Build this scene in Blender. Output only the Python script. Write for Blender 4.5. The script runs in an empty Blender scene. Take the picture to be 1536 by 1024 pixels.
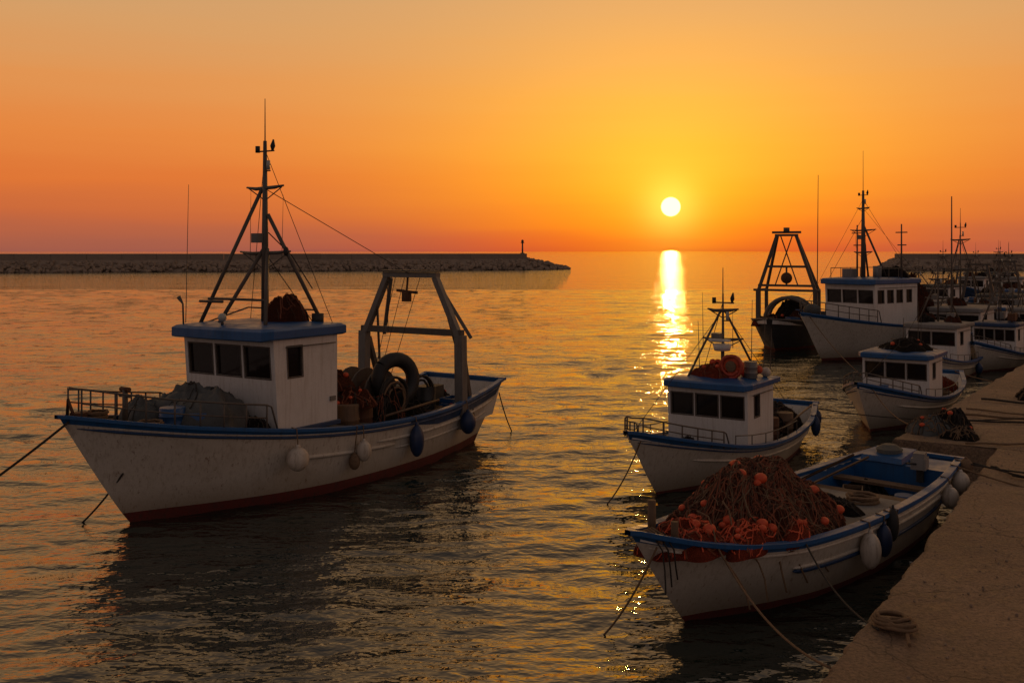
import bpy, math, random
import numpy as np
from mathutils import Vector, noise as mnoise

S = bpy.context.scene
R = random.Random(7)

# ------------------------------------------------------------------ materials
def lin(c):
    return tuple((x/255/12.92 if x/255 <= .04045 else ((x/255+.055)/1.055)**2.4) for x in c)
MATS = {}
def nt(name):
    m = bpy.data.materials.new(name); m.use_nodes = True
    t = m.node_tree; b = t.nodes['Principled BSDF']
    MATS[name] = m
    return m, t, b
def N(t, typ, **k):
    n = t.nodes.new(typ)
    for a, v in k.items(): setattr(n, a, v)
    return n
def noise(t, vec, scale, detail=4, rough=.55):
    n = N(t, 'ShaderNodeTexNoise'); n.inputs['Scale'].default_value = scale
    n.inputs['Detail'].default_value = detail; n.inputs['Roughness'].default_value = rough
    t.links.new(vec, n.inputs['Vector']); return n.outputs['Fac']
def mapping(t, vec, sc):
    n = N(t, 'ShaderNodeMapping'); n.inputs['Scale'].default_value = sc
    t.links.new(vec, n.inputs['Vector']); return n.outputs['Vector']
def ramp(t, fac, stops, interp='LINEAR'):
    n = N(t, 'ShaderNodeValToRGB'); n.color_ramp.interpolation = interp
    e = n.color_ramp.elements
    while len(e) < len(stops): e.new(.5)
    for i, (p, c) in enumerate(stops):
        e[i].position = p
        e[i].color = (c[0], c[1], c[2], 1) if not isinstance(c, (int, float)) else (c, c, c, 1)
    t.links.new(fac, n.inputs['Fac']); return n.outputs['Color']
def mixc(t, f, a, b, mode='MIX'):
    n = N(t, 'ShaderNodeMix', data_type='RGBA', blend_type=mode)
    for sock, v in ((n.inputs['Factor'], f), (n.inputs['A'], a), (n.inputs['B'], b)):
        if isinstance(v, bpy.types.NodeSocket): t.links.new(v, sock)
        elif isinstance(v, (int, float)): sock.default_value = v
        else: sock.default_value = (v[0], v[1], v[2], 1)
    return n.outputs['Result']
def mathn(t, op, a, b=None, clamp=False):
    n = N(t, 'ShaderNodeMath', operation=op, use_clamp=clamp)
    for i, v in enumerate((a, b)):
        if v is None: continue
        if isinstance(v, bpy.types.NodeSocket): t.links.new(v, n.inputs[i])
        else: n.inputs[i].default_value = v
    return n.outputs[0]
def bump(t, b, h, strength, dist):
    n = N(t, 'ShaderNodeBump'); n.inputs['Strength'].default_value = strength
    n.inputs['Distance'].default_value = dist
    t.links.new(h, n.inputs['Height']); t.links.new(n.outputs['Normal'], b.inputs['Normal'])
def worn(name, col, dirt, amount=.5, rough=.5, streak=True, scale=2.0, bdist=.004, metal=0, rust=None):
    m, t, b = nt(name)
    co = N(t, 'ShaderNodeTexCoord').outputs['Object']
    big = noise(t, co, scale, 3, .65)
    f = mathn(t, 'MULTIPLY', ramp(t, big, [(.48, 0), (.78, 1)]), amount*(.55 if streak else 1))
    c = mixc(t, f, col, dirt)
    if streak:
        st = noise(t, mapping(t, co, (9, 9, .55)), 1.7, 3, .7)
        c = mixc(t, mathn(t, 'MULTIPLY', ramp(t, st, [(.5, 0), (.75, 1)]), amount), c, dirt)
        if rust:
            sp = noise(t, mapping(t, co, (5, 5, .9)), 2.6, 3, .8)
            c = mixc(t, mathn(t, 'MULTIPLY', ramp(t, sp, [(.60, 0), (.70, 1)]), .7), c, rust)
            z = N(t, 'ShaderNodeSeparateXYZ'); t.links.new(co, z.inputs[0])
            lo = ramp(t, mathn(t, 'ADD', z.outputs['Z'], mathn(t, 'MULTIPLY', st, .5)), [(.32, .85), (.9, 0)])
            c = mixc(t, lo, c, dirt)
    fine = noise(t, co, 40, 2)
    c = mixc(t, .25, c, ramp(t, fine, [(.3, .55), (.7, 1)]), 'MULTIPLY')
    t.links.new(c, b.inputs['Base Color'])
    b.inputs['Metallic'].default_value = metal
    t.links.new(ramp(t, big, [(.3, rough-.1), (.7, min(1, rough+.2))]), b.inputs['Roughness'])
    bump(t, b, mathn(t, 'ADD', mathn(t,'MULTIPLY',fine,.3), big), .6, bdist)
    return m
worn('white_paint', (.60, .54, .46), (.27, .20, .13), .6, .45, rust=(.17, .08, .035), scale=1.3)
worn('cabin_paint', (.68, .65, .62), (.34, .27, .21), .45, .42, scale=1.3)
worn('roof_grey', (.22, .21, .20), (.10, .08, .06), .6, .7)
worn('blue_paint', (.007, .085, .25), (.02, .04, .06), .5, .38)
worn('blue_dark', (.010, .045, .13), (.02, .025, .03), .6, .5)
worn('antifoul', (.14, .022, .014), (.03, .03, .022), .7, .7)
worn('dark_hull', (.045, .05, .055), (.10, .06, .035), .6, .55)
worn('deck', (.17, .15, .125), (.06, .045, .03), .8, .75, False)
worn('wood', (.13, .075, .04), (.04, .025, .015), .7, .7)
worn('steel', (.10, .085, .07), (.09, .04, .02), .6, .55)
worn('grey_steel', (.17, .155, .14), (.10, .055, .03), .6, .5)
worn('rust', (.11, .045, .02), (.03, .018, .012), .6, .8)
worn('tarp', (.075, .078, .075), (.03, .03, .028), .6, .7, False, 3, .03)
worn('blue_plastic', (.012, .07, .20), (.02, .03, .05), .4, .4)
worn('fender_white', (.58, .50, .41), (.22, .15, .09), .7, .5, True, 5)
worn('fender_blue', (.012, .03, .09), (.01, .012, .02), .5, .4, True, 5)
worn('float_orange', (.62, .075, .02), (.22, .045, .015), .7, .55, False, 9)
worn('rope', (.18, .11, .06), (.06, .04, .025), .6, .9, False, 20, .01)
worn('rope_dark', (.035, .028, .022), (.015, .012, .01), .6, .9, False, 20, .01)
worn('net_strand', (.22, .065, .03), (.085, .03, .016), .8, .95, False, 12, .01)
worn('net_strand_dark', (.08, .034, .018), (.03, .018, .012), .8, .95, False, 12, .01)
worn('black_rubber', (.018, .018, .018), (.04, .03, .025), .5, .6)
worn('red_buoy', (.42, .05, .02), (.1, .03, .02), .5, .5)
def netmat(name, c1, c2):
    m, t, b = nt(name)
    co = N(t, 'ShaderNodeTexCoord').outputs['Object']
    v = N(t, 'ShaderNodeTexVoronoi', feature='DISTANCE_TO_EDGE'); v.inputs['Scale'].default_value = 22
    w = noise(t, co, 4, 4, .7)
    warp = N(t, 'ShaderNodeVectorMath', operation='ADD')
    nn = N(t, 'ShaderNodeTexNoise'); nn.inputs['Scale'].default_value = 5
    t.links.new(co, nn.inputs['Vector']); t.links.new(co, warp.inputs[0]); t.links.new(nn.outputs['Color'], warp.inputs[1])
    t.links.new(warp.outputs[0], v.inputs['Vector'])
    c = mixc(t, w, c1, c2)
    e = ramp(t, v.outputs['Distance'], [(0, 1), (.12, .25)])
    c = mixc(t, 1.0, c, e, 'MULTIPLY')
    t.links.new(c, b.inputs['Base Color']); b.inputs['Roughness'].default_value = .95
    b.inputs['Specular IOR Level'].default_value = .15
    bump(t, b, mathn(t, 'ADD', e, w), 1, .04)
netmat('net_brown', (.30, .075, .03), (.12, .045, .024))
netmat('net_orange', (.70, .12, .05), (.40, .065, .03))
netmat('net_dark', (.06, .042, .03), (.025, .02, .018))
m, t, b = nt('glass'); b.inputs['Base Color'].default_value = (.016, .011, .009, 1); b.inputs['Roughness'].default_value = .1
b.inputs['Specular IOR Level'].default_value = .4
m, t, b = nt('lamp_glass'); b.inputs['Base Color'].default_value = (.4, .38, .33, 1); b.inputs['Roughness'].default_value = .2

m, t, b = nt('concrete')
co = N(t, 'ShaderNodeTexCoord').outputs['Object']
n1 = noise(t, co, .35, 4, .65); n2 = noise(t, co, 3, 6, .7); n3 = noise(t, co, 22, 4, .75)
c = mixc(t, ramp(t, n1, [(.35, 0), (.65, 1)]), (.46, .31, .20), (.30, .20, .125))
c = mixc(t, mathn(t,'MULTIPLY',ramp(t, n2, [(.45, 0), (.62, 1)]),.6), c, (.16, .10, .064))
c = mixc(t, .8, c, ramp(t, n3, [(.36, .35), (.6, 1.0)]), 'MULTIPLY')
vo = N(t, 'ShaderNodeTexVoronoi', feature='DISTANCE_TO_EDGE'); vo.inputs['Scale'].default_value = .42
wv = N(t, 'ShaderNodeVectorMath', operation='ADD'); nn = N(t, 'ShaderNodeTexNoise'); nn.inputs['Scale'].default_value = 1.3; nn.inputs['Detail'].default_value = 5
t.links.new(co, nn.inputs['Vector']); t.links.new(co, wv.inputs[0]); t.links.new(nn.outputs['Color'], wv.inputs[1]); t.links.new(wv.outputs[0], vo.inputs['Vector'])
crack = ramp(t, vo.outputs['Distance'], [(0, .5), (.008, 1)])
c = mixc(t, 1.0, c, crack, 'MULTIPLY')
t.links.new(c, b.inputs['Base Color'])
t.links.new(ramp(t, n2, [(.4, .85), (.7, .5)]), b.inputs['Roughness'])
h = mathn(t, 'ADD', mathn(t, 'MULTIPLY', n3, .45), n2); h = mathn(t, 'ADD', h, mathn(t,'MULTIPLY',crack,.3))
bump(t, b, h, 1, .11)
worn('rock', (.30, .22, .16), (.12, .09, .068), .8, .9, False, .4, .1)
worn('breakwater_wall', (.27, .205, .155), (.15, .115, .09), .8, .9, True, .15, .05)

# water
m, t, b = nt('sea_water')
co = N(t, 'ShaderNodeTexCoord').outputs['Object']
b.inputs['Base Color'].default_value = (.010, .019, .015, 1)
b.inputs['Roughness'].default_value = .025
b.inputs['IOR'].default_value = 1.95
a1 = noise(t, mapping(t, co, (.8, 1.25, 1)), 5.5, 2, .5)
a2 = noise(t, mapping(t, co, (.55, 1.1, 1)), 1.5, 2, .5)
a4 = noise(t, mapping(t, co, (.35, 1.0, 1)), .55, 2, .5)
a3 = noise(t, mapping(t, co, (.3, 1.0, 1)), .13, 1, .5)
h = mathn(t, 'ADD', mathn(t, 'MULTIPLY', a1, .034), mathn(t, 'MULTIPLY', a2, .10))
h = mathn(t, 'ADD', h, mathn(t, 'MULTIPLY', a4, .19))
h = mathn(t, 'ADD', h, mathn(t, 'MULTIPLY', a3, .35))
bump(t, b, h, 1, 1)

# ------------------------------------------------------------------ mesh builder
def ico():
    p = (1+5**.5)/2
    v = [(-1,p,0),(1,p,0),(-1,-p,0),(1,-p,0),(0,-1,p),(0,1,p),(0,-1,-p),(0,1,-p),(p,0,-1),(p,0,1),(-p,0,-1),(-p,0,1)]
    v = [tuple(Vector(x).normalized()) for x in v]
    f = [(0,11,5),(0,5,1),(0,1,7),(0,7,10),(0,10,11),(1,5,9),(5,11,4),(11,10,2),(10,7,6),(7,1,8),(3,9,4),(3,4,2),(3,2,6),(3,6,8),(3,8,9),(4,9,5),(2,4,11),(6,2,10),(8,6,7),(9,8,1)]
    return v, f
IV, IF = ico()
class MB:
    def __init__(s): s.v=[]; s.f=[]; s.m=[]; s.sm=[]; s.mats=[]
    def mi(s, k):
        if k not in s.mats: s.mats.append(k)
        return s.mats.index(k)
    def add(s, vs, fs, mat, smooth=False):
        o = len(s.v); s.v += [tuple(x) for x in vs]; i = s.mi(mat)
        for f in fs:
            s.f.append(tuple(o+x for x in f)); s.m.append(i); s.sm.append(smooth)
    def hexa(s, c, mat):
        s.add(c, [(0,3,2,1),(4,5,6,7),(0,1,5,4),(1,2,6,5),(2,3,7,6),(3,0,4,7)], mat)
    def box(s, c, d, mat, rz=0, tilt=0):
        x, y, z = d[0]/2, d[1]/2, d[2]/2
        cr, sr = math.cos(rz), math.sin(rz); o=[]
        for zz in (-z, z):
            for xx, yy in ((-x,-y),(x,-y),(x,y),(-x,y)):
                o.append((c[0]+xx*cr-yy*sr+tilt*zz, c[1]+xx*sr+yy*cr, c[2]+zz))
        s.hexa(o, mat)
    def tube(s, pts, r, mat, n=7, cap=True):
        pts = [Vector(p) for p in pts]; k = len(pts)
        if isinstance(r, (int, float)): r = [r]*k
        vs=[]; fs=[]; up=None
        for i, p in enumerate(pts):
            d = (pts[min(i+1,k-1)]-pts[max(i-1,0)])
            if d.length < 1e-9: d = Vector((0,0,1))
            d.normalize()
            if up is None:
                up = Vector((0,0,1)) if abs(d.z) < .9 else Vector((1,0,0))
            x = (up - d*up.dot(d))
            if x.length < 1e-6: x = d.orthogonal()
            x.normalize(); y = d.cross(x); up = x
            for j in range(n):
                a = 2*math.pi*j/n
                vs.append(p + (x*math.cos(a)+y*math.sin(a))*r[i])
        for i in range(k-1):
            for j in range(n):
                fs.append((i*n+j, i*n+(j+1)%n, (i+1)*n+(j+1)%n, (i+1)*n+j))
        s.add(vs, fs, mat, n > 5)
        if cap:
            o = len(s.v)-len(vs); i = s.mi(mat)
            s.f.append(tuple(o+j for j in range(n))[::-1]); s.m.append(i); s.sm.append(False)
            s.f.append(tuple(o+(k-1)*n+j for j in range(n))); s.m.append(i); s.sm.append(False)
    def beam(s, p0, p1, w, h, mat):
        p0, p1 = Vector(p0), Vector(p1); d = (p1-p0).normalized()
        up = Vector((0,0,1)) if abs(d.z) < .95 else Vector((1,0,0))
        x = d.cross(up).normalized()*w/2; y = x.cross(d).normalized()*h/2
        c = [p0-x-y, p0+x-y, p0+x+y, p0-x+y, p1-x-y, p1+x-y, p1+x+y, p1-x+y]
        s.hexa(c, mat)
    def ell(s, c, r, mat, nu=14, nv=9):
        if isinstance(r, (int, float)): r = (r, r, r)
        vs=[]; fs=[]
        for i in range(nv+1):
            th = math.pi*i/nv
            for j in range(nu):
                ph = 2*math.pi*j/nu
                vs.append((c[0]+r[0]*math.sin(th)*math.cos(ph), c[1]+r[1]*math.sin(th)*math.sin(ph), c[2]+r[2]*math.cos(th)))
        for i in range(nv):
            for j in range(nu):
                fs.append((i*nu+j, (i+1)*nu+j, (i+1)*nu+(j+1)%nu, i*nu+(j+1)%nu))
        s.add(vs, fs, mat, True)
    def torus(s, c, Rr, r, mat, ax, n=22):
        ax = Vector(ax).normalized(); x = ax.orthogonal().normalized(); y = ax.cross(x); c = Vector(c)
        s.tube([c+(x*math.cos(2*math.pi*i/n)+y*math.sin(2*math.pi*i/n))*Rr for i in range(n+1)], r, mat, 10, False)
    def rock(s, c, r, mat, rnd):
        sx, sy, sz = (r*rnd.uniform(.7, 1.25) for _ in range(3)); a = rnd.uniform(0, 6.28)
        vs=[]
        for v in IV:
            q = rnd.uniform(.8, 1.15); x, y, z = v[0]*sx*q, v[1]*sy*q, v[2]*sz*q
            vs.append((c[0]+x*math.cos(a)-y*math.sin(a), c[1]+x*math.sin(a)+y*math.cos(a), c[2]+z))
        s.add(vs, IF, mat)
    def coil(s, c, Rr, r, turns, mat, rnd, axis='z', h=.12):
        pts=[]
        n = int(turns*16)
        for i in range(n):
            a = i/16*2*math.pi; q = Rr*(1+rnd.uniform(-.04, .04)+.18*math.sin(i*.13)); u = h*(i/n-.5)+rnd.uniform(-.01, .01)
            if axis == 'z': pts.append((c[0]+q*math.cos(a), c[1]+q*math.sin(a), c[2]+u+h/2))
            elif axis == 'x': pts.append((c[0]+u, c[1]+q*math.cos(a), c[2]+q*math.sin(a)))
            else: pts.append((c[0]+q*math.cos(a), c[1]+u, c[2]+q*math.sin(a)))
        s.tube(pts, r, mat, 6)
    def heap(s, c, rx, ry, h, mat, strand, rnd, ns=60, floats=0, fr=.06, fmat='float_orange', sr=.01, pw=.8):
        if isinstance(strand, str): strand = [strand]
        nr, na = 24, 48; sd = rnd.uniform(0, 50)
        def H(x, y):
            q = min(1, math.hypot(x, y))
            e = (1-q**2.2)**pw if q < 1 else 0
            nz = mnoise.fractal(Vector((x*2.2+sd, y*2.2, sd)), .8, 2.1, 5)
            rg = abs(mnoise.noise(Vector((x*5+sd, y*5, 3))))
            return c[2]+h*(e*(1+.28*nz)) + (.2*h*rg*e)
        def XY(q, a):
            k = 1+.12*math.sin(3*a+sd)+.07*math.sin(7*a+2*sd)
            return q*math.cos(a), q*math.sin(a), k
        vs=[]; fs=[]
        for i in range(nr+1):
            for j in range(na):
                q = i/nr; a = 2*math.pi*j/na; x, y, k = XY(q, a)
                vs.append((c[0]+x*rx*k, c[1]+y*ry*k, H(x, y) if i < nr else c[2]-.01))
        for i in range(nr):
            for j in range(na):
                fs.append((i*na+j, (i+1)*na+j, (i+1)*na+(j+1)%na, i*na+(j+1)%na))
        s.add(vs, fs, mat, True)
        for _ in range(ns):
            a = rnd.uniform(0, 6.28); q = rnd.uniform(.0, .9); hd = rnd.uniform(0, 6.28) if rnd.random() < .4 else a+rnd.uniform(-.9,.9); pts=[]
            x, y = q*math.cos(a), q*math.sin(a); cv = rnd.uniform(-.12, .12)
            for i in range(rnd.randint(10, 30)):
                if math.hypot(x, y) > 1.02: break
                aa = math.atan2(y, x); k = XY(1, aa)[2]
                pts.append((c[0]+x*rx*k, c[1]+y*ry*k, H(x, y)+sr*.4+rnd.uniform(0, .022)))
                hd += cv+rnd.uniform(-.5, .5); x += .05*math.cos(hd); y += .05*math.sin(hd)
            if len(pts) > 3: s.tube(pts, sr*rnd.uniform(.5, 1.3), rnd.choice(strand), 5)
        for _ in range(floats):
            a = rnd.uniform(0, 6.28); q = rnd.uniform(0, .93)**.6; x, y, k = XY(q, a); rr = fr*rnd.uniform(.6, 1.25)
            s.ell((c[0]+x*rx*k, c[1]+y*ry*k, H(x, y)+rr*.3), (rr*rnd.uniform(1, 1.3), rr, rr*.88), fmat, 12, 8)
    def obj(s, name, parent=None, bevel=0):
        me = bpy.data.meshes.new(name); me.from_pydata(s.v, [], s.f)
        for k in s.mats: me.materials.append(MATS[k])
        me.polygons.foreach_set('material_index', s.m); me.polygons.foreach_set('use_smooth', s.sm); me.update()
        o = bpy.data.objects.new(name, me); S.collection.objects.link(o)
        if parent: o.parent = parent
        if bevel:
            md = o.modifiers.new('bevel', 'BEVEL'); md.width = bevel; md.segments = 2; md.limit_method = 'ANGLE'; md.angle_limit = .7
        return o

def sag(p0, p1, s, n=24):
    p0, p1 = Vector(p0), Vector(p1)
    return [p0.lerp(p1, i/n)+Vector((0, 0, -4*s*(i/n)*(1-i/n))) for i in range(n+1)]

# ------------------------------------------------------------------ hull
def spl(tab):
    xs = [p[0] for p in tab]; ys = [p[1] for p in tab]; n = len(xs); d=[]
    for i in range(n):
        a, b_ = max(i-1, 0), min(i+1, n-1); d.append((ys[b_]-ys[a])/(xs[b_]-xs[a]))
    def f(x):
        x = min(max(x, xs[0]), xs[-1])
        i = 0
        while i < n-2 and x > xs[i+1]: i += 1
        h = xs[i+1]-xs[i]; u = (x-xs[i])/h
        return ((2*u**3-3*u*u+1)*ys[i]+(u**3-2*u*u+u)*h*d[i]+(-2*u**3+3*u*u)*ys[i+1]+(u**3-u*u)*h*d[i+1])
    return f
def P(a, l, z): return (-a, l, z)
class Boat:
    def __init__(s, name, F, head, r, A, sheer, beam, wl, D=.6, sr=.5, deck=None, band=.86, hullmat='white_paint', bandmat='blue_paint', capmat='blue_paint', boot=.1):
        s.e = bpy.data.objects.new(name, None); S.collection.objects.link(s.e); s.e.empty_display_size = .5
        L = math.hypot(*head); s.h = (head[0]/L, head[1]/L)
        s.e.location = (F[0], F[1], 0); s.e.rotation_euler = (0, 0, math.atan2(head[1], head[0])); s.F = F
        s.r, s.A, s.D, s.sr = r, A, D, sr
        s.sh, s.bs, s.bw = spl(sheer), spl(beam), spl(wl); s.zb = s.sh(0); s.deckt = deck
        mb = MB(); ns = 56
        ss = [(i/ns)**1.25 for i in range(ns+1)]
        levels = [-D, -D*.85, -D*.5, 0, boot]
        fr = [.12, .27, .42, .57, .72, band, 1.0]
        def zl(sx, k):
            if k < 5: return levels[k]
            return boot+(s.sh(sx)-boot)*fr[k-5]
        nk = 12
        for side in (1, -1):
            vs = [P(*s.pt(x, zl(x, k), side)) for x in ss for k in range(nk)]
            base = len(mb.v); mb.v += vs
            for k in range(nk-1):
                mt = 'antifoul' if k < 4 else (bandmat if k == nk-2 else hullmat); ix = mb.mi(mt)
                for i in range(ns):
                    q = (i*nk+k, (i+1)*nk+k, (i+1)*nk+k+1, i*nk+k+1)
                    if side < 0: q = q[::-1]
                    mb.f.append(tuple(base+y for y in q)); mb.m.append(ix); mb.sm.append(True)
        for k in range(nk-1):
            z0, z1 = zl(1, k), zl(1, k+1)
            q = [P(*s.pt(1, z0, 1)), P(*s.pt(1, z0, -1)), P(*s.pt(1, z1, -1)), P(*s.pt(1, z1, 1))]
            mb.add(q, [(0, 1, 2, 3)], 'antifoul' if k < 4 else (bandmat if k == nk-2 else hullmat))
        mb.obj('hull', s.e)
        mb = MB(); sx = sorted(set([.012]+[x for x in ss if x > .015]+[d+e for d, _, _ in (deck[1:] if deck else []) for e in (-.0008, .0008) if 0 < d < 1]))
        th = .055; prev=None
        for x in sx:
            zs = s.sh(x); zd = s.dz(x); row=[]
            for side in (1, -1):
                a, l, _ = s.pt(x, zs, side); li = side*max(abs(l)-th, .004)
                a2, l2, _ = s.pt(x, max(zd, .02), side); l3 = side*max(abs(l2)-th, .004)
                row += [P(a, li, zs), P(a, l3, zd)]
            row.append(P(row[1][0]*-1, 0, zd+.03))
            if prev:
                o = prev+row
                mb.add(o, [(0, 1, 6, 5), (2, 7, 8, 3)], 'cabin_paint')
                mb.add(o, [(1, 4, 9, 6), (4, 3, 8, 9)], 'deck')
            prev = row
        mb.add(prev, [(0, 1, 4), (2, 4, 3), (0, 4, 2)], 'cabin_paint')
        mb.obj('deck', s.e)
        mb = MB()
        for side in (1, -1):
            vs=[]; n = 0
            for x in ss:
                a, l, z = s.pt(x, s.sh(x), side); lo = l+side*.045; li = side*max(abs(l)-.10, 0)
                if x == 0: a -= .05
                for (ll, zz) in ((li, z+.035), (lo, z+.035), (lo, z-.035), (li, z-.035)): vs.append(P(a, ll, zz))
                n += 1
            fs=[]
            for i in range(n-1):
                for j in range(4):
                    q = (i*4+j, i*4+(j+1)%4, (i+1)*4+(j+1)%4, (i+1)*4+j); fs.append(q if side < 0 else q[::-1])
            mb.add(vs, fs, capmat)
        a, l, z = s.pt(1, s.sh(1), 1)
        mb.box(P(a, 0, z+.002), (.13, 2*l+.1, .075), capmat)
        mb.obj('gunwale', s.e, .008)
    def dz(s, x):
        if not s.deckt: return s.sh(x)-.3
        v = s.deckt[0]
        for d in s.deckt:
            if x >= d[0]: v = d
        return s.sh(x)-v[2] if v[1] == 'rel' else v[2]
    def pt(s, x, z, side, off=0):
        zs = s.sh(x); q = z/zs
        if z >= 0: b_ = s.bw(x)+(s.bs(x)-s.bw(x))*min(q, 1)**1.15
        else: b_ = s.bw(x)*math.sqrt(max(0, 1-(z/s.D)**2))
        st = -s.r*(max(z, 0)/s.zb)**.92 if z >= 0 else .7*(-z)
        en = s.A-s.sr*(1-z/s.sh(1))
        a = st+(en-st)*x
        return (a, side*(max(b_, 0)+off), z)
    def sa(s, a):
        return (a+s.r)/(s.A+s.r)
    def rail_line(s, mb, x0, x1, zf, r, mat, sides=(1, -1), n=24):
        for side in sides:
            pts=[]; rr=[]
            for i in range(n+1):
                x = x0+(x1-x0)*i/n; z = zf(x); pts.append(P(*s.pt(x, z, side, r*.35))); rr.append(r*min(1, .25+min(i, n-i)*.5))
            mb.tube(pts, rr, mat, 6)
    def fender(s, mb, a, side, drop, r, h, mat, ln=.25):
        x = s.sa(a); zs = s.sh(x); p = s.pt(x, zs, side); q = s.pt(x, max(zs-drop, .1), side, r+.02)
        c = P(p[0], q[1], zs-drop)
        mb.ell(c, (r, r, h), mat, 16, 12)
        mb.tube([(c[0], c[1], c[2]+h*.85), (c[0], c[1], c[2]+h*1.18)], [r*.35, r*.16], mat, 8)
        mb.tube([(c[0], c[1], c[2]+h*1.1), P(p[0], p[1]+side*.06, zs+.03), P(p[0], p[1]-side*.08, zs+.05)], .012, 'rope', 5)
    def railing(s, mb, a0, a1, hgt, n, mat='steel', inset=.1, mid=True, r=.018):
        for side in (1, -1):
            top=[]; md=[]
            for i in range(n+1):
                a = a0+(a1-a0)*i/n; x = s.sa(a); p = s.pt(x, s.sh(x), side); l = side*max(abs(p[1])-inset, .02 if a < -s.r+.3 else .05)
                b0 = P(a, l, p[2]); t0 = P(a, l, p[2]+hgt)
                mb.tube([b0, t0], r, mat, 6); top.append(t0); md.append(P(a, l, p[2]+hgt*.52))
            end = P(a1+.25, s.pt(s.sa(a1+.25), s.sh(s.sa(a1+.25)), side)[1]-side*inset, s.sh(s.sa(a1+.25)))
            mb.tube(top+[(Vector(top[-1])+Vector((-.12,0,-.05))), end], r, mat, 7)
            if mid: mb.tube(md, r*.75, mat, 6)
        a = a0; x = s.sa(a); p = s.pt(x, s.sh(x), 1); l = max(p[1]-inset, .03)
        mb.tube([P(a, l, p[2]+hgt), P(a-.12, 0, p[2]+hgt), P(a, -l, p[2]+hgt)], r, mat, 7)
    def W(s, a, l, z):
        h = s.h; return Vector((s.F[0]-a*h[0]-l*h[1], s.F[1]-a*h[1]+l*h[0], z))

def wall(mb, c, wins, mat, cen, frame='steel', dep=.05, fr=.028):
    c = [Vector(x) for x in c]
    nrm = (c[1]-c[0]).cross(c[3]-c[0]).normalized()
    if nrm.dot(Vector(cen)-c[0]) > 0: nrm = -nrm
    W_, H_ = (c[1]-c[0]).length, (c[3]-c[0]).length
    def at(u, v, o=0): return (c[0]*(1-u)+c[1]*u)*(1-v)+(c[3]*(1-u)+c[2]*u)*v+nrm*o
    us = sorted(set([0, 1]+[w[0] for w in wins]+[w[1] for w in wins])); vs = sorted(set([0, 1]+[w[2] for w in wins]+[w[3] for w in wins]))
    for i in range(len(us)-1):
        for j in range(len(vs)-1):
            uc, vc = (us[i]+us[i+1])/2, (vs[j]+vs[j+1])/2
            if any(w[0] < uc < w[1] and w[2] < vc < w[3] for w in wins): continue
            mb.add([at(us[i], vs[j]), at(us[i+1], vs[j]), at(us[i+1], vs[j+1]), at(us[i], vs[j+1])], [(0, 1, 2, 3)], mat)
    for (u0, u1, v0, v1) in wins:
        q = [(u0, v0), (u1, v0), (u1, v1), (u0, v1)]
        o = [at(u, v) for u, v in q]; i_ = [at(u, v, -dep) for u, v in q]
        mb.add(o+i_, [(k, (k+1) % 4, 4+(k+1) % 4, 4+k) for k in range(4)], frame)
        mb.add(i_, [(0, 1, 2, 3)], 'glass')
        fu, fv = fr/W_, fr/H_
        e = [at(u0-fu, v0-fv, .008), at(u1+fu, v0-fv, .008), at(u1+fu, v1+fv, .008), at(u0-fu, v1+fv, .008)]
        n_ = [at(u, v, .008) for u, v in q]; bk = [at(u0-fu, v0-fv, -.001), at(u1+fu, v0-fv, -.001), at(u1+fu, v1+fv, -.001), at(u0-fu, v1+fv, -.001)]
        mb.add(e+n_+bk, [(k, (k+1) % 4, 4+(k+1) % 4, 4+k) for k in range(4)]+[(k, (k+1) % 4, 8+(k+1) % 4, 8+k) for k in range(4)], frame)

def cabin(B, a0, a1, hw, z0, z1, rake=.1, nf=3, sw=((.2, .42),), wv=(.52, .86), roof='blue_paint', ov=.3, rt=.16, mat='cabin_paint', fm=.05):
    mb = MB(); cen = P((a0+a1)/2, 0, (z0+z1)/2)
    g = .09; wd = (1-2*fm-(nf-1)*g*.5)/nf
    fw = [(fm+i*(wd+g*.5), fm+i*(wd+g*.5)+wd, wv[0], wv[1]) for i in range(nf)]
    F = lambda l, z: P(a0-rake*(z-z0)/(z1-z0), l, z)
    wall(mb, [F(-hw, z0), F(hw, z0), F(hw, z1), F(-hw, z1)], fw, mat, cen)
    for sd in (1, -1):
        wall(mb, [F(sd*hw, z0), P(a1, sd*hw, z0), P(a1, sd*hw, z1), F(sd*hw, z1)], [(u0, u1, wv[0], wv[1]) for u0, u1 in sw], mat, cen)
    wall(mb, [P(a1, hw, z0), P(a1, -hw, z0), P(a1, -hw, z1), P(a1, hw, z1)], [(.4, .7, .08, .88)], mat, cen)
    for sd in (1, -1):
        mb.tube([P(a0+.15, sd*(hw+.05), z1-.1*(z1-z0)), P(a1-.1, sd*(hw+.05), z1-.1*(z1-z0))], .012, 'steel', 6)
    mb.obj('wheelhouse', B.e)
    mb = MB(); f = a0-rake-ov; b_ = a1+.16; w = hw+.12
    def ring(ins, z, fz=0): return [P(f+ins, -w+ins+.12, z+fz), P(f+ins-.06, 0, z+fz), P(f+ins, w-ins-.12, z+fz), P(f+ins+.22, w-ins, z), P(b_-ins, w-ins, z), P(b_-ins, -w+ins, z), P(f+ins+.22, -w+ins, z)]
    rs = [ring(.06, z1-.03, -.02), ring(0, z1, -.03), ring(0, z1+rt*.8, -.01), ring(.07, z1+rt), ring(.5, z1+rt+.05)]
    vs = [p for r_ in rs for p in r_]; fs=[]
    for i in range(len(rs)-1):
        for j in range(7): fs.append((i*7+j, i*7+(j+1) % 7, (i+1)*7+(j+1) % 7, (i+1)*7+j))
    fs += [tuple(range(7))[::-1], tuple(28+k for k in range(7))]
    mb.add(vs, fs, roof)
    mb.obj('wheelhouse_roof', B.e, .01)

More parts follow.
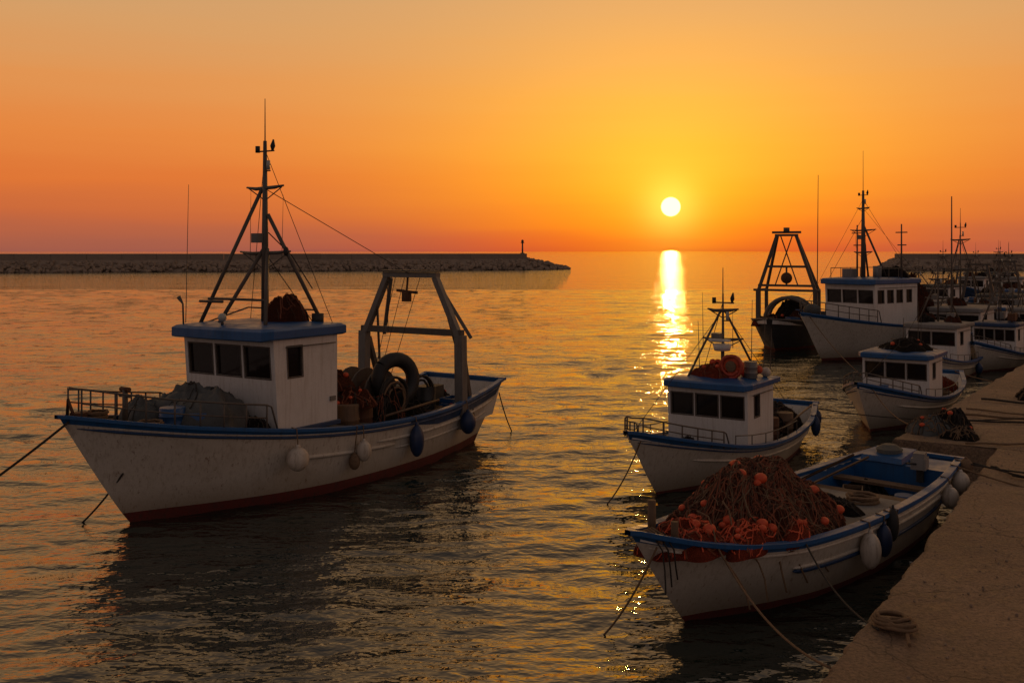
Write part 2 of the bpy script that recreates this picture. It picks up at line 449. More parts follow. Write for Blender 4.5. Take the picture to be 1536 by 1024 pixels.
def barrel(mb, c, r, h, mat):
    n = 18; zs = [0, .02, .3, .32, .34, .64, .66, .68, .97, 1]; rs = [.96, 1, 1, 1.05, 1, 1, 1.05, 1, 1, .95]
    mb.tube([(c[0], c[1], c[2]+h*z) for z in zs], [r*q for q in rs], mat, n)
def crate(mb, c, d, mat, rz):
    x, y, z = d
    mb.box((c[0], c[1], c[2]+.02), (x, y, .03), mat, rz)
    cr, sr = math.cos(rz), math.sin(rz)
    for k in range(3):
        zz = c[2]+.06+k*(z-.06)/2.4
        for (ox, oy, dx, dy) in ((x/2, 0, .025, y), (-x/2, 0, .025, y), (0, y/2-.014, x-.03, .024), (0, -y/2+.014, x-.03, .024)):
            mb.box((c[0]+ox*cr-oy*sr, c[1]+ox*sr+oy*cr, zz+.03), (dx, dy, (z-.06)/3.2), mat, rz)
def clutter(B, name, a0, a1, lw, zf, n, seed, big=1.0):
    r = random.Random(seed); mb = MB()
    for i in range(n):
        a = r.uniform(a0, a1); l = r.uniform(-lw, lw); z = zf(a); k = r.random()
        if k < .25: barrel(mb, P(a, l, z), .22*big, .6*big, r.choice(['rust', 'blue_plastic', 'wood', 'tarp']))
        elif k < .45: crate(mb, P(a, l, z), (.6*big, .42*big, .32*big), r.choice(['wood', 'blue_plastic', 'grey_steel']), r.uniform(0, 3))
        elif k < .8: mb.heap(P(a, l, z), r.uniform(.35, .7)*big, r.uniform(.3, .5)*big, r.uniform(.25, .55)*big, r.choice(['net_brown', 'net_dark', 'net_orange']), r.choice(['net_strand', 'rope_dark']), r, 16, r.choice([0, 3]), .06)
        else: mb.coil(P(a, l, z), .24*big, .025, 4, r.choice(['rope', 'rope_dark']), r)
    mb.obj(name, B.e)

def mast(B, a, z0, z1, ant=1.0, spread=((.72, .55), (.35, .7)), r=.06, stays=(), legs=None, box=True, mat='steel', seed=0, lr=.028):
    rr = random.Random(seed+3); mb = MB()
    mb.tube([P(a, 0, z0), P(a, 0, z0+(z1-z0)*.5), P(a, 0, z1)], [r, r*.8, r*.45], mat, 10)
    mb.tube([P(a, 0, z1-.1), P(a, 0, z1+ant)], [.016, .008], mat, 5)
    H = z1-z0
    for f, w in spread:
        z = z0+H*f
        mb.tube([P(a, -w, z+.02), P(a, -w*.5, z-.02), P(a, w*.5, z), P(a, w, z+.03)], [.02, .04, .04, .02], mat, 7)
        mb.tube([P(a, -w*.9, z), P(a, 0, z-w*.5)], .013, mat, 5); mb.tube([P(a, w*.9, z), P(a, 0, z-w*.5)], .013, mat, 5)
    w = .22
    zt = z1-.22
    mb.tube([P(a, -w, zt), P(a, w+.05, zt)], .018, mat, 5)
    mb.tube([P(a, -w, zt-.02), P(a, -w, zt+.12)], .05, 'black_rubber', 8)
    mb.tube([P(a, w, zt), P(a, w+.01, zt+.1), P(a, w+.03, zt+.24)], [.02, .055, .015], 'black_rubber', 8)
    mb.tube([P(a-.02, .12, zt-.4), P(a-.02, .12, zt-.2)], .04, 'lamp_glass', 8); mb.tube([P(a, 0, zt-.42), P(a, .16, zt-.42)], .015, mat, 5)
    if box: mb.box(P(a-.1, -.1, z0+H*.47), (.2, .22, .2), 'grey_steel')
    if legs:
        for (la, ll, lz, tf) in legs: mb.tube([P(la, ll, lz), P(a, ll*.08, z0+H*tf)], lr, mat, 7)
    for (pa, pl, pz, tf) in stays: mb.tube([P(a, 0, z0+H*tf), P(pa, pl, pz)], .009, 'rope_dark', 4)
    for i in range(2):
        w = rr.uniform(.2, .6)*rr.choice((1, -1)); z = z0+H*.35
        mb.tube([P(a, w, z), P(a+rr.uniform(-.05, .05), w*1.02, z+rr.uniform(.6, 1.6))], [.01, .004], mat, 4)
    mb.obj('mast', B.e)

# =================================================================== BOAT A (large)
A = Boat('fishing_boat', (-7.06, 18.39), (-.536, -.844), 1.43, 10.7,
    sheer=[(0, 2.15), (.08, 1.93), (.16, 1.74), (.325, 1.45), (.53, 1.25), (.74, 1.25), (.92, 1.42), (1, 1.58)],
    beam=[(0, 0), (.03, .34), (.08, .78), (.16, 1.28), (.325, 1.78), (.53, 1.88), (.74, 1.78), (1, 1.3)],
    wl=[(0, 0), (.05, .24), (.14, .72), (.26, 1.25), (.42, 1.6), (.65, 1.62), (.85, 1.3), (1, .85)], D=.75, sr=.7,
    deck=[(0, 'rel', .06), (.53, 'abs', .62)], band=.93, boot=.2)
mb = MB()
A.rail_line(mb, .30, .56, lambda x: A.sh(x)*.60, .045, 'white_paint')
A.rail_line(mb, .50, .985, lambda x: A.sh(x)*.70, .04, 'white_paint')
A.rail_line(mb, .56, .985, lambda x: A.sh(x)*.52, .03, 'white_paint')
A.rail_line(mb, .01, .99, lambda x: A.sh(x)*.90, .03, 'blue_dark', n=50)
mb.obj('rub_rails', A.e)
mb = MB()
for sd in (1, -1):
    vs=[]; n = 30
    for i in range(n+1):
        x = .60+.395*i/n; zt = A.sh(x)-.035; zb_ = A.sh(x)*(.89-.13*min(1, i/8))
        vs += [P(*A.pt(x, zb_, sd, .012)), P(*A.pt(x, zt, sd, .012))]
    mb.add(vs, [((2*i, 2*i+2, 2*i+3, 2*i+1) if sd > 0 else (2*i, 2*i+1, 2*i+3, 2*i+2)) for i in range(n)], 'blue_dark', True)
mb.obj('bulwark_band', A.e)
cabin(A, 2.45, 4.15, 1.32, 1.36, 3.27, rake=.14, nf=3, sw=((.2, .42),), wv=(.58, .90), ov=.32, rt=.2)
mb = MB()
mb.box(P(3.2, 0, 1.39), (1.98, 2.78, .09), 'blue_dark')
mb.obj('cabin_plinth', A.e, .01)
mb = MB()
mb.ell(P(2.27, -.1, 3.38+.27), (.09, .09, .09), 'lamp_glass'); mb.tube([P(2.27, -.1, 3.5), P(2.27, -.1, 3.6)], .03, 'steel', 6)
for sd in (1, -1): mb.box(P(4.0, sd*1.335, 1.9), (.16, .03, .1), 'grey_steel')
mb.obj('cabin_fittings', A.e)
mb = MB(); A.railing(mb, -1.12, 1.9, .52, 7); mb.obj('bow_railing', A.e)
mb = MB()
z = A.sh(A.sa(-.3))-.05
mb.tube([P(-.1, 0, z), P(-.1, 0, z+.62)], .05, 'steel', 10); mb.tube([P(-.1, -.16, z+.5), P(-.1, .16, z+.5)], .03, 'steel', 8); mb.tube([P(-.1,-.12,z+.62),P(-.1,.12,z+.62)],.045,'rust',8)
mb.tube([P(-1.2, -.1, 2.12), P(-1.25, 0, 2.42), P(-1.2, .1, 2.12)], .03, 'rust', 8)
mb.box(P(-1.0, 0, 2.1), (.3, .22, .14), 'rust'); mb.coil(P(-.75, .1, 2.05), .16, .02, 5, 'rope', R)
mb.obj('bow_fittings', A.e)
mb = MB()
mb.heap(P(1.45, .1, 1.5), .85, 1.15, .78, 'tarp', 'rope_dark', R, 8, sr=.012, pw=.4)
mb.heap(P(.75, -.55, 1.6), .5, .55, .5, 'tarp', 'rope_dark', R, 6, sr=.012, pw=.45)
barrel(mb, P(.62, .42, 1.62), .24, .46, 'blue_plastic'); barrel(mb, P(.95, .75, 1.55), .22, .42, 'blue_plastic')
mb.coil(P(.05, .5, 1.78), .2, .025, 5, 'rope', R); mb.coil(P(-.4, -.2, 1.85), .17, .025, 4, 'rope_dark', R)
mb.heap(P(2.1, 1.0, 1.42), .3, .35, .3, 'net_dark', 'rope_dark', R, 20)
mb.obj('foredeck_gear', A.e)
mast(A, 3.35, 3.45, 7.35, ant=.9, spread=((.745, .55), (.39, .75)), r=.085, lr=.042,
     stays=((8.3, 0, 4.42, .74), (4.1, 1.25, 3.45, .95), (4.1, -1.25, 3.45, .95), (3.9, .9, 3.45, .39)),
     legs=((2.5, -1.05, 3.45, .74), (2.55, -.55, 3.45, .41), (4.0, 1.05, 3.45, .6), (2.5, .9, 3.45, .41)), seed=2)
mb = MB()
mb.heap(P(3.6, .35, 3.49), .4, .45, .5, 'net_brown', ['net_strand', 'net_strand_dark'], R, 50, pw=.5, sr=.012); mb.tube([P(3.95, .95, 3.45), P(3.95, .95, 3.68)], .13, 'black_rubber', 12)
mb.tube([P(3.9, .6, 3.45), P(3.9, .6, 3.62)], .1, 'rust', 12)
mb.tube([P(2.5, -1.05, 3.95), P(2.55, -.4, 3.95)], .03, 'steel', 6); mb.tube([P(2.2, -1.2, 3.45), P(2.2, -1.22, 3.9), P(2.15, -1.3, 4.05)], [.02, .02, .05], 'steel', 6)
mb.tube([P(2.3, -1.25, 3.5), P(2.25, -1.1, 6.4)], [.012, .006], 'steel', 4)
mb.tube([P(2.62, -.93, 4.0), P(3.0, .4, 3.98)], .028, 'steel', 5)
mb.tube([P(2.5, -1.05, 3.45), P(3.9, -1.1, 3.75), P(3.95, .9, 3.75)], .018, 'steel', 5)
mb.tube([P(3.35, .1, 5.4), P(3.7, .45, 4.9), P(3.95, .8, 4.2)], .012, 'rope_dark', 4); mb.ell(P(3.35, .62, 5.0), (.06, .06, .1), 'black_rubber')
mb.obj('roof_gear', A.e)
mb = MB(); ga = 8.35
for sd in (1, -1):
    mb.beam(P(ga, sd*1.58, .62), P(ga, sd*1.55, 2.92), .24, .22, 'grey_steel')
    mb.beam(P(ga+.75, sd*1.4, .62), P(ga+.1, sd*1.5, 2.75), .12, .12, 'steel')
    mb.beam(P(ga, sd*1.5, 2.9), P(ga, sd*.78, 4.35), .16, .15, 'grey_steel')
    mb.beam(P(ga+.65, sd*1.42, 2.8), P(ga+.08, sd*.72, 4.3), .09, .09, 'grey_steel')
    mb.beam(P(ga-.02, sd*1.1, 3.62), P(ga+.55, sd*1.45, 1.3), .05, .05, 'steel')
mb.beam(P(ga, -1.62, 2.98), P(ga, 1.62, 2.98), .15, .16, 'steel')
mb.beam(P(ga, -.86, 4.4), P(ga, .86, 4.4), .2, .13, 'grey_steel')
mb.beam(P(ga-.02, -.9, 4.5), P(ga-.02, .9, 4.5), .3, .04, 'steel')
mb.tube([P(ga, -.1, 4.34), P(ga-.05, -.1, 3.95)], .03, 'rust', 6); mb.tube([P(ga-.05, -.1, 3.98), P(ga-.05, -.1, 3.72)], .13, 'rust', 10)
mb.beam(P(ga-.05, -.42, 4.0), P(ga-.05, .25, 3.95), .05, .07, 'rust')
for l in (-.5, .3, -.2): mb.tube([P(ga, l, 4.35), P(ga-1.2, l*.6, 1.6)], .011, 'rope_dark', 4)
mb.tube([P(ga, -.78, 4.3), P(ga-.3, -.5, 2.95)], .012, 'rope_dark', 4)
mb.obj('stern_gantry', A.e, .01)
mb = MB(); dk = .66
for l in (-.55, .55): mb.box(P(6.6, l, dk+.65), (.6, .08, 1.3), 'steel')
mb.tube([P(6.6, -.5, dk+.95), P(6.6, .5, dk+.95)], .32, 'rust', 16)
for l in (-.46, 0, .46): mb.tube([P(6.6, l-.02, dk+.95), P(6.6, l+.02, dk+.95)], .6, 'steel', 20)
tc_ = P(6.75, .8, dk+1.3)
mb.torus(tc_, .48, .17, 'black_rubber', (.35, 1, .08), 28)
mb.torus(tc_, .33, .035, 'rust', (.35, 1, .08), 22)
mb.coil(P(6.4, 1.05, dk+.95), .42, .03, 6, 'rope_dark', R, 'y', .14); mb.coil(P(6.35, 1.12, dk+.9), .36, .025, 3, 'rope', R, 'y', .08)
mb.coil(P(7.6, .9, dk+.85), .42, .03, 5, 'rope_dark', R, 'y', .16)
mb.obj('net_winch', A.e, .006)
mb = MB()
barrel(mb, P(4.75, 1.05, dk), .28, 1.0, 'wood'); barrel(mb, P(4.8, .35, dk), .3, 1.3, 'rust'); barrel(mb, P(5.35, .95, dk), .26, .95, 'rust')
barrel(mb, P(5.3, -.2, dk), .3, 1.3, 'wood'); barrel(mb, P(7.9, .2, dk), .28, 1.0, 'tarp'); barrel(mb, P(8.0, .75, dk), .24, 1.0, 'black_rubber')
mb.heap(P(5.1, .1, dk+1.25), .55, .7, .4, 'net_brown', ['net_strand', 'rope_dark'], R, 40, 4); mb.heap(P(5.1, .9, dk+.9), .5, .5, .35, 'net_brown', ['net_strand', 'rope_dark'], R, 40, 4)
mb.heap(P(6.0, 1.0, dk), .75, .55, 1.0, 'net_dark', ['net_strand', 'rope_dark'], R, 60, 4); mb.heap(P(7.1, .5, dk), .7, .9, .85, 'net_dark', 'rope_dark', R, 50, 5)
mb.heap(P(9.2, 0, dk), .8, .9, .7, 'net_dark', 'rope_dark', R, 40, 3)
crate(mb, P(7.7, 1.05, dk+.1), (.7, .5, .4), 'wood', .3); crate(mb, P(8.9, .9, dk+.2), (.6, .4, .4), 'blue_plastic', .1)
mb.box(P(8.8,.3,dk+.45),(.5,.5,.9),'black_rubber',.2); mb.box(P(5.9, -.6, dk+.55), (.8, .7, 1.1), 'rust')
mb.tube([P(5.4, 1.6, 1.35), P(7.6, 1.45, 1.42)], .03, 'wood', 6)
mb.obj('deck_gear', A.e)
mb = MB()
A.fender(mb, 2.2, 1, .55, .22, .24, 'fender_white'); A.fender(mb, 4.05, 1, .5, .16, .22, 'fender_white'); A.fender(mb, 3.85, 1, .72, .12, .17, 'rope')
A.fender(mb, 5.95, 1, .5, .17, .36, 'fender_blue'); A.fender(mb, 8.35, 1, .5, .2, .28, 'fender_blue')
mb.obj('fenders', A.e)

# =================================================================== small cabin boats
def small_boat(name, F, head, sc=1.0, seed=1, roof='blue_paint', hull='white_paint', m_h=2.0, wide=1.0, band='blue_paint', cab=(2.6, 4.2), zc=2.0, nf=3, far=False):
    B = Boat(name, F, head, 1.35*sc, 8.4*sc,
        sheer=[(0, 1.5*sc), (.14, 1.13*sc), (.3, .82*sc), (.5, .66*sc), (.75, .68*sc), (1, .9*sc)],
        beam=[(0, 0), (.04, .3*sc*wide), (.12, .75*sc*wide), (.25, 1.15*sc*wide), (.5, 1.32*sc*wide), (.8, 1.15*sc*wide), (1, .7*sc*wide)],
        wl=[(0, 0), (.1, .35*sc), (.25, .8*sc), (.5, 1.12*sc), (.8, .9*sc), (1, .4*sc)], D=.5*sc, sr=.6*sc,
        deck=[(0, 'rel', .12), (.28, 'abs', .38*sc)], band=.88, hullmat=hull, bandmat=band, boot=.09*sc, capmat='grey_steel' if band == 'dark_hull' else 'blue_paint')
    a0, a1 = cab[0]*sc, cab[1]*sc; z0 = .36*sc; z1 = zc*sc
    cabin(B, a0, a1, .96*sc, z0, z1, rake=.07*sc, nf=nf, sw=((.25, .45),), wv=(.58, .88), ov=.2*sc, rt=.13*sc, roof=roof)
    r = random.Random(seed)
    mast(B, (a0+.9*sc), z1+.12*sc, z1+(.12+m_h)*sc, ant=.6*sc, spread=((.8, .38*sc), (.45, .5*sc)), r=.04*sc,
        legs=((a0+.2*sc, -.6*sc, z1+.1*sc, .8), (a1, .6*sc, z1+.1*sc, .8)), stays=((a1, -.8*sc, z1+.1*sc, .9), (8.0*sc, 0, .9*sc, .8), (-1*sc, 0, 1.5*sc, .8)), box=True, seed=seed)
    mb = MB(); B.railing(mb, -1.0*sc, 1.0*sc, .34*sc, 5, r=.013*sc+.003)
    for sd in (1, -1):
        pts=[]
        for i in range(6):
            a = (1.4+.75*i)*sc; x = B.sa(a); l = sd*(abs(B.pt(x, B.sh(x), 1)[1])-.06*sc); mb.tube([P(a, l, B.sh(x)), P(a, l, B.sh(x)+.28*sc)], .012, 'steel', 5); pts.append(P(a, l, B.sh(x)+.28*sc))
        mb.tube(pts, .012, 'steel', 5)
    mb.obj('railing', B.e)
    mb = MB(); B.rail_line(mb, .12, .55, lambda x: B.sh(x)*.62, .032*sc, 'white_paint' if hull == 'white_paint' else hull); B.rail_line(mb, .5, .97, lambda x: B.sh(x)*.6, .03*sc, 'white_paint' if hull == 'white_paint' else hull)
    B.rail_line(mb, .01, .99, lambda x: B.sh(x)*.85, .02*sc, 'blue_dark', n=40); mb.obj('rub_rails', B.e)
    clutter(B, 'foredeck_gear', .3*sc, 2.1*sc, .5*sc, lambda a: B.dz(B.sa(a))+.02, 5, seed+1, .62*sc)
    clutter(B, 'deck_gear', (cab[1]+.4)*sc, 7.6*sc, .75*sc, lambda a: .4*sc, 10, seed+2, .95*sc)
    if far:
        mb = MB(); zt = z1+.13*sc
        for k in range(4):
            aa = r.uniform(a0, a1); ll = r.uniform(-.7, .7)*sc
            if r.random() < .5: mb.heap(P(aa, ll, zt), .4*sc, .35*sc, .3*sc, r.choice(['net_dark', 'net_brown']), 'rope_dark', r, 8)
            else: mb.tube([P(aa, ll, zt), P(aa, ll, zt+r.uniform(.5, 1.8))], .03, 'steel', 5); mb.box(P(aa, ll, zt+.25), (.3, .3, .3), r.choice(['roof_grey', 'rust', 'tarp']))
        for sd in (1, -1): B.fender(mb, 4.5*sc, sd, .35, .15, .22, r.choice(['fender_white', 'fender_blue', 'red_buoy']))
        mb.obj('roof_gear', B.e)
    return B
Bb = small_boat('fishing_boat', (2.98, 20.4), (-.56, -.83), 1.0, 11, zc=1.95, m_h=1.95)
mb = MB(); zr = 2.11
mb.tube([P(2.95, .42, zr+.28), P(3.02, .42, zr+.28)], .27, 'float_orange', 20); mb.coil(P(2.93, .42, zr+.28), .22, .04, 2, 'red_buoy', R, 'x', .03); mb.ell(P(2.92, .42, zr+.28), (.03, .13, .13), 'rope')
mb.heap(P(3.1, -.05, zr-.02), .4, .5, .32, 'net_orange', 'net_strand', R, 24, 6, .08)
for k in range(9): mb.ell(P(3.4+R.uniform(-.5, .6), R.uniform(-.1, .9), zr+.08+R.uniform(0, .12)), R.uniform(.08, .14), R.choice(['float_orange', 'float_orange', 'red_buoy', 'fender_white']))
barrel(mb, P(3.3, .75, zr), .15, .38, 'grey_steel')
mb.box(P(3.05, .1, zr+.85), (.12, .5, .05), 'cabin_paint'); mb.tube([P(3.2, .1, zr+.6), P(3.2, .1, zr+.75)], [.18,.22], 'cabin_paint', 14); mb.tube([P(3.2, .1, zr), P(3.2, .1, zr+.6)], .03, 'steel', 8)
for (l, h) in ((-.8, 1.2), (.8, 1.5), (.95, 1.1), (.5, 1.75)):
    mb.tube([P(4.0, l, zr), P(4.0, l*1.05, zr+h)], [.012, .006], 'steel', 5)
mb.obj('roof_gear', Bb.e)
mb = MB(); Bb.fender(mb, 6.9, 1, .22, .12, .26, 'fender_blue'); Bb.fender(mb, 8.0, 1, .3, .12, .22, 'fender_blue')
mb.heap(P(6.2, 0, .5), 1.5, .85, .6, 'net_dark', ['rope_dark', 'net_strand_dark'], R, 100, 3); mb.tube([P(5, .95, .75), P(7.6, .8, .95)], .025, 'wood', 6)
mb.obj('fenders', Bb.e)

Dd = small_boat('fishing_boat', (9.95, 27.6), (-.58, -.815), 1.0, 23, m_h=.4, zc=1.85)
mb = MB(); mb.heap(P(3.4, .1, 1.98), .75, .75, .32, 'net_dark', 'rope_dark', R, 30, 3); mb.obj('roof_gear', Dd.e)

# =================================================================== near open boat C
C = Boat('net_boat', (2.34, 13.45), (-.684, -.73), 1.25, 8.2,
    sheer=[(0, 1.47), (.07, 1.24), (.14, 1.1), (.25, .99), (.5, .95), (.75, .95), (1, 1.06)],
    beam=[(0, 0), (.03, .27), (.08, .55), (.15, .82), (.28, 1.1), (.5, 1.22), (.8, 1.08), (1, .8)],
    wl=[(0, 0), (.06, .18), (.16, .55), (.3, .88), (.5, 1.0), (.8, .85), (1, .5)], D=.5, sr=.45,
    deck=[(0, 'rel', .1), (.5, 'abs', .38)], band=.89, boot=.1)
mb = MB()
C.rail_line(mb, .22, .42, lambda x: C.sh(x)*.55, .045, 'blue_dark'); C.rail_line(mb, .22, .42, lambda x: C.sh(x)*.55+.05, .03, 'white_paint'); C.rail_line(mb, .42, .99, lambda x: C.sh(x)*.72, .035, 'white_paint')
C.rail_line(mb, .42, .99, lambda x: C.sh(x)*.5, .03, 'blue_dark'); C.rail_line(mb, .01, .99, lambda x: C.sh(x)*.85, .024, 'white_paint', n=40)
mb.obj('rub_rails', C.e)
mb = MB()
NS = ['net_strand', 'net_strand', 'net_strand_dark', 'net_strand_dark', 'rope']
mb.heap(P(1.85, .0, .9), 1.62, .94, .92, 'net_brown', NS, R, 620, 24, .08, sr=.008, pw=1.05)
mb.heap(P(1.2, -.25, 1.0), .9, .6, .5, 'net_brown', NS, R, 160, 8, .075, sr=.0085, pw=.9)
mb.heap(P(2.65, .3, .9), .8, .6, .52, 'net_brown', NS, R, 160, 7, .07, sr=.0085, pw=.9)
mb.heap(P(-.15, .1, 1.05), .72, .5, .34, 'net_orange', ['net_strand', 'float_orange'], R, 60, 8, .07)
mb.heap(P(.65, .55, .98), .7, .34, .32, 'net_orange', ['net_strand', 'float_orange'], R, 60, 7, .065)
mb.heap(P(1.5, .75, .95), .6, .28, .26, 'net_orange', ['net_strand', 'float_orange'], R, 40, 5, .065)
for k in range(6):
    mb.tube([P(-.1+.55*k+.1*math.sin(i*1.3+k), .25+.11*i, 1.56-.08*i-.012*i*i+.02*math.sin(i*2+k)) for i in range(8)], .013, 'rope', 6)
mb.obj('net_pile', C.e)
mb = MB()
mb.tube([P(-.55, -.16, 1.1), P(-.55, -.16, 1.72)], .055, 'wood', 8); mb.tube([P(-.55, .2, 1.1), P(-.55, .2, 1.5)], .05, 'wood', 8)
for k in range(4): mb.tube([P(-.9+k*.06, -.2, 1.35-.02*k), P(-.95+k*.06, .0, 1.42), P(-.9+k*.06, .25, 1.3)], .02, 'rope', 6)
for k in range(3):
    mb.tube([P(-.95+.07*k, .12+.04*k, 1.42), P(-.93+.07*k, .27+.04*k, 1.22), P(-.86+.08*k, .26+.03*k, .95), P(-.78+.09*k, .22+.03*k, .62+.08*k)], .011, 'rope_dark', 5)
mb.obj('bow_posts', C.e)
mb = MB()
mb.box(P(4.35, 0, .60), (1.35, 1.7, .42), 'white_paint'); mb.box(P(4.35, 0, .83), (1.45, 1.8, .04), 'roof_grey')
mb.box(P(4.2, -.35, .9), (.6, .5, .08), 'wood'); mb.coil(P(4.6, .45, .86), .22, .022, 5, 'rope', R); mb.heap(P(3.75, .3, .84), .4, .5, .2, 'net_dark', 'rope_dark', R, 30)
mb.box(P(5.7, 0, .7), (.26, 1.95, .05), 'wood'); mb.box(P(6.6, 0, .74), (.28, 1.9, .05), 'wood')
mb.hexa([P(7.15, -.88, .42), P(7.15, .88, .42), P(7.95, .76, .42), P(7.95, -.76, .42), P(7.15, -.9, 1.0), P(7.15, .9, 1.0), P(7.95, .78, 1.04), P(7.95, -.78, 1.04)], 'blue_paint')
mb.hexa([P(7.1, -.7, 1.02), P(7.1, .1, 1.02), P(7.9, .1, 1.06), P(7.9, -.62, 1.06), P(7.14, -.68, 1.12), P(7.14, .08, 1.12), P(7.86, .08, 1.2), P(7.86, -.6, 1.2)], 'blue_paint')
for sd in (1, -1):
    vs=[]
    for i in range(13):
        x = .6+.39*i/12; a, l, zz = C.pt(x, C.sh(x), sd); a2, l2, _ = C.pt(x, .45, sd)
        vs += [P(a, l-sd*.064, zz-.04), P(a2, l2-sd*.068, .42)]
    mb.add(vs, [(2*i, 2*i+1, 2*i+3, 2*i+2) for i in range(12)], 'blue_paint')
mb.tube([P(3.6, -.6, 1.02), P(6.9, -.75, 1.12)], .028, 'wood', 6); mb.tube([P(3.8, -.4, 1.0), P(7.0, -.5, 1.1)], .025, 'wood', 6)
mb.tube([P(7.5, -.3, 1.14), P(7.5, -.3, 1.22), P(7.5, -.3, 1.3)], [.22, .25, .12], 'tarp', 14)
mb.box(P(7.05, .45, 1.12), (.36, .26, .2), 'roof_grey', .2); mb.box(P(7.06, .45, 1.26), (.28, .2, .1), 'roof_grey', .2); mb.box(P(7.08, .45, .92), (.14, .12, .3), 'black_rubber', .2); mb.tube([P(6.9, .45, 1.12), P(6.55, .4, 1.18)], .02, 'black_rubber', 6)
mb.coil(P(5.3, .5, .42), .25, .02, 5, 'rope', R); barrel(mb, P(6.1, .55, .4), .17, .32, 'blue_plastic'); crate(mb, P(6.1, -.4, .4), (.5, .36, .26), 'wood', .4)
mb.heap(P(6.7, -.4, .42), .35, .4, .3, 'net_dark', 'rope_dark', R, 25)
mb.obj('thwarts_and_gear', C.e, .012)
mb = MB()
C.fender(mb, 2.75, 1, .38, .155, .27, 'fender_white'); C.fender(mb, 3.3, 1, .34, .12, .25, 'fender_blue'); C.fender(mb, 3.6, 1, .15, .09, .26, 'black_rubber')
C.fender(mb, 3.85, 1, .28, .06, .15, 'fender_white')
C.fender(mb, 6.6, 1, .3, .15, .19, 'fender_white'); C.fender(mb, 7.5, 1, .25, .16, .2, 'fender_white'); C.fender(mb, 7.95, 1, .05, .12, .14, 'rope')
mb.obj('fenders', C.e)

# =================================================================== E trawler, G gantry boat, others
E = Boat('trawler', (14.2, 45.6), (-.8, -.6), 1.6, 11.5,
    sheer=[(0, 2.25), (.15, 1.9), (.35, 1.6), (.6, 1.4), (1, 1.7)],
    beam=[(0, 0), (.04, .5), (.12, 1.15), (.28, 1.75), (.5, 1.95), (.8, 1.8), (1, 1.3)],
    wl=[(0, 0), (.1, .45), (.25, 1.2), (.5, 1.65), (.8, 1.5), (1, .9)], D=.8, sr=.7, deck=[(0, 'rel', .1), (.55, 'abs', .7)], boot=.12, band=.93)
cabin(E, 2.2, 5.6, 1.35, 1.5, 3.5, rake=.1, nf=3, sw=((.06, .2), (.28, .42), (.5, .64), (.74, .86)), wv=(.55, .84), ov=.35, rt=.22)
mast(E, 3.2, 3.7, 7.9, ant=1.9, spread=((.8, .35), (.55, .7), (.3, .5)), r=.12, lr=.05, stays=((-1.4, 0, 2.3, .9), (10.5, 0, 2.0, .8), (5.4, 1.2, 3.7, .9), (5.4, -1.2, 3.7, .9), (2.2, -1.2, 3.7, .7)), legs=((4.4, .5, 3.7, .6), (4.4, -.5, 3.7, .6)), seed=9)
mb = MB(); E.railing(mb, -1.2, 1.9, .6, 6, r=.022)
for l in (-1.2, 1.2):
    mb.tube([P(4.5, l, 3.7), P(4.5, l, 6.3)], [.05, .03], 'steel', 6); mb.tube([P(4.5, l-.3, 5.9), P(4.5, l+.3, 5.9)], .03, 'steel', 5); mb.tube([P(4.5, l-.2, 5.3), P(4.5, l+.25, 5.3)], .03, 'steel', 5)
for a in (2.5, 3.3, 4.1, 4.9, 5.5):
    for l in (1.3, -1.3): mb.tube([P(a, l, 3.7), P(a, l, 4.2)], .018, 'steel', 5)
mb.tube([P(2.5, 1.3, 4.2), P(5.5, 1.3, 4.2), P(5.5, -1.3, 4.2), P(2.5, -1.3, 4.2)], .02, 'steel', 5)
mb.box(P(3.0, -.6, 3.95), (.5, .5, .45), 'roof_grey'); mb.tube([P(3.9,.3,3.7),P(3.9,.3,4.3)],.2,'roof_grey',12)
mb.ell(P(-.2, -.4, 2.3), (.4, .4, .3), 'tarp'); mb.heap(P(5.0, .4, 3.72), .7, .8, .5, 'net_dark', 'rope_dark', R, 10); mb.heap(P(6.6, .4, 1.2), 1.0, 1.2, 2.2, 'net_brown', 'rope_dark', R, 20, 3, pw=.5)
mb.obj('railing', E.e)
clutter(E, 'deck_gear', 6.2, 10.5, 1.3, lambda a: .8, 12, 77, 1.8)

G = Boat('trawler', (13.35, 50.5), (-.5, -.866), 1.2, 9.5,
    sheer=[(0, 1.65), (.15, 1.5), (.4, 1.35), (.7, 1.3), (1, 1.45)],
    beam=[(0, 0), (.03, .5), (.1, 1.1), (.25, 1.65), (.5, 1.75), (.8, 1.6), (1, 1.2)],
    wl=[(0, 0), (.1, .6), (.25, 1.2), (.5, 1.4), (.8, 1.3), (1, .8)], D=.7, deck=[(0, 'rel', .25)], hullmat='dark_hull', bandmat='dark_hull', capmat='grey_steel')
mb = MB(); ga = 2.2
for sd in (1, -1):
    mb.beam(P(ga, sd*1.5, 1.2), P(ga, sd*1.5, 2.95), .22, .22, 'steel'); mb.beam(P(ga, sd*1.5, 2.9), P(ga, sd*.5, 5.85), .15, .15, 'steel')
    mb.beam(P(ga+1.2, sd*1.4, 2.9), P(ga+.1, sd*.5, 5.8), .12, .12, 'steel'); mb.beam(P(ga+1.2, sd*1.4, 1.2), P(ga+1.2, sd*1.4, 2.95), .16, .16, 'steel')
    mb.beam(P(ga, sd*1.5, 2.95), P(ga+1.3, sd*1.4, 2.95), .12, .12, 'steel')
for z, w in ((2.95, 1.75), (3.2, 1.5), (4.2, 1.05), (5.85, .6), (6.0, .75)): mb.beam(P(ga, -w, z), P(ga, w, z), .14, .12, 'steel')
mb.tube([P(ga, 0, 6.0), P(ga, 0, 6.25)], .16, 'steel', 8)
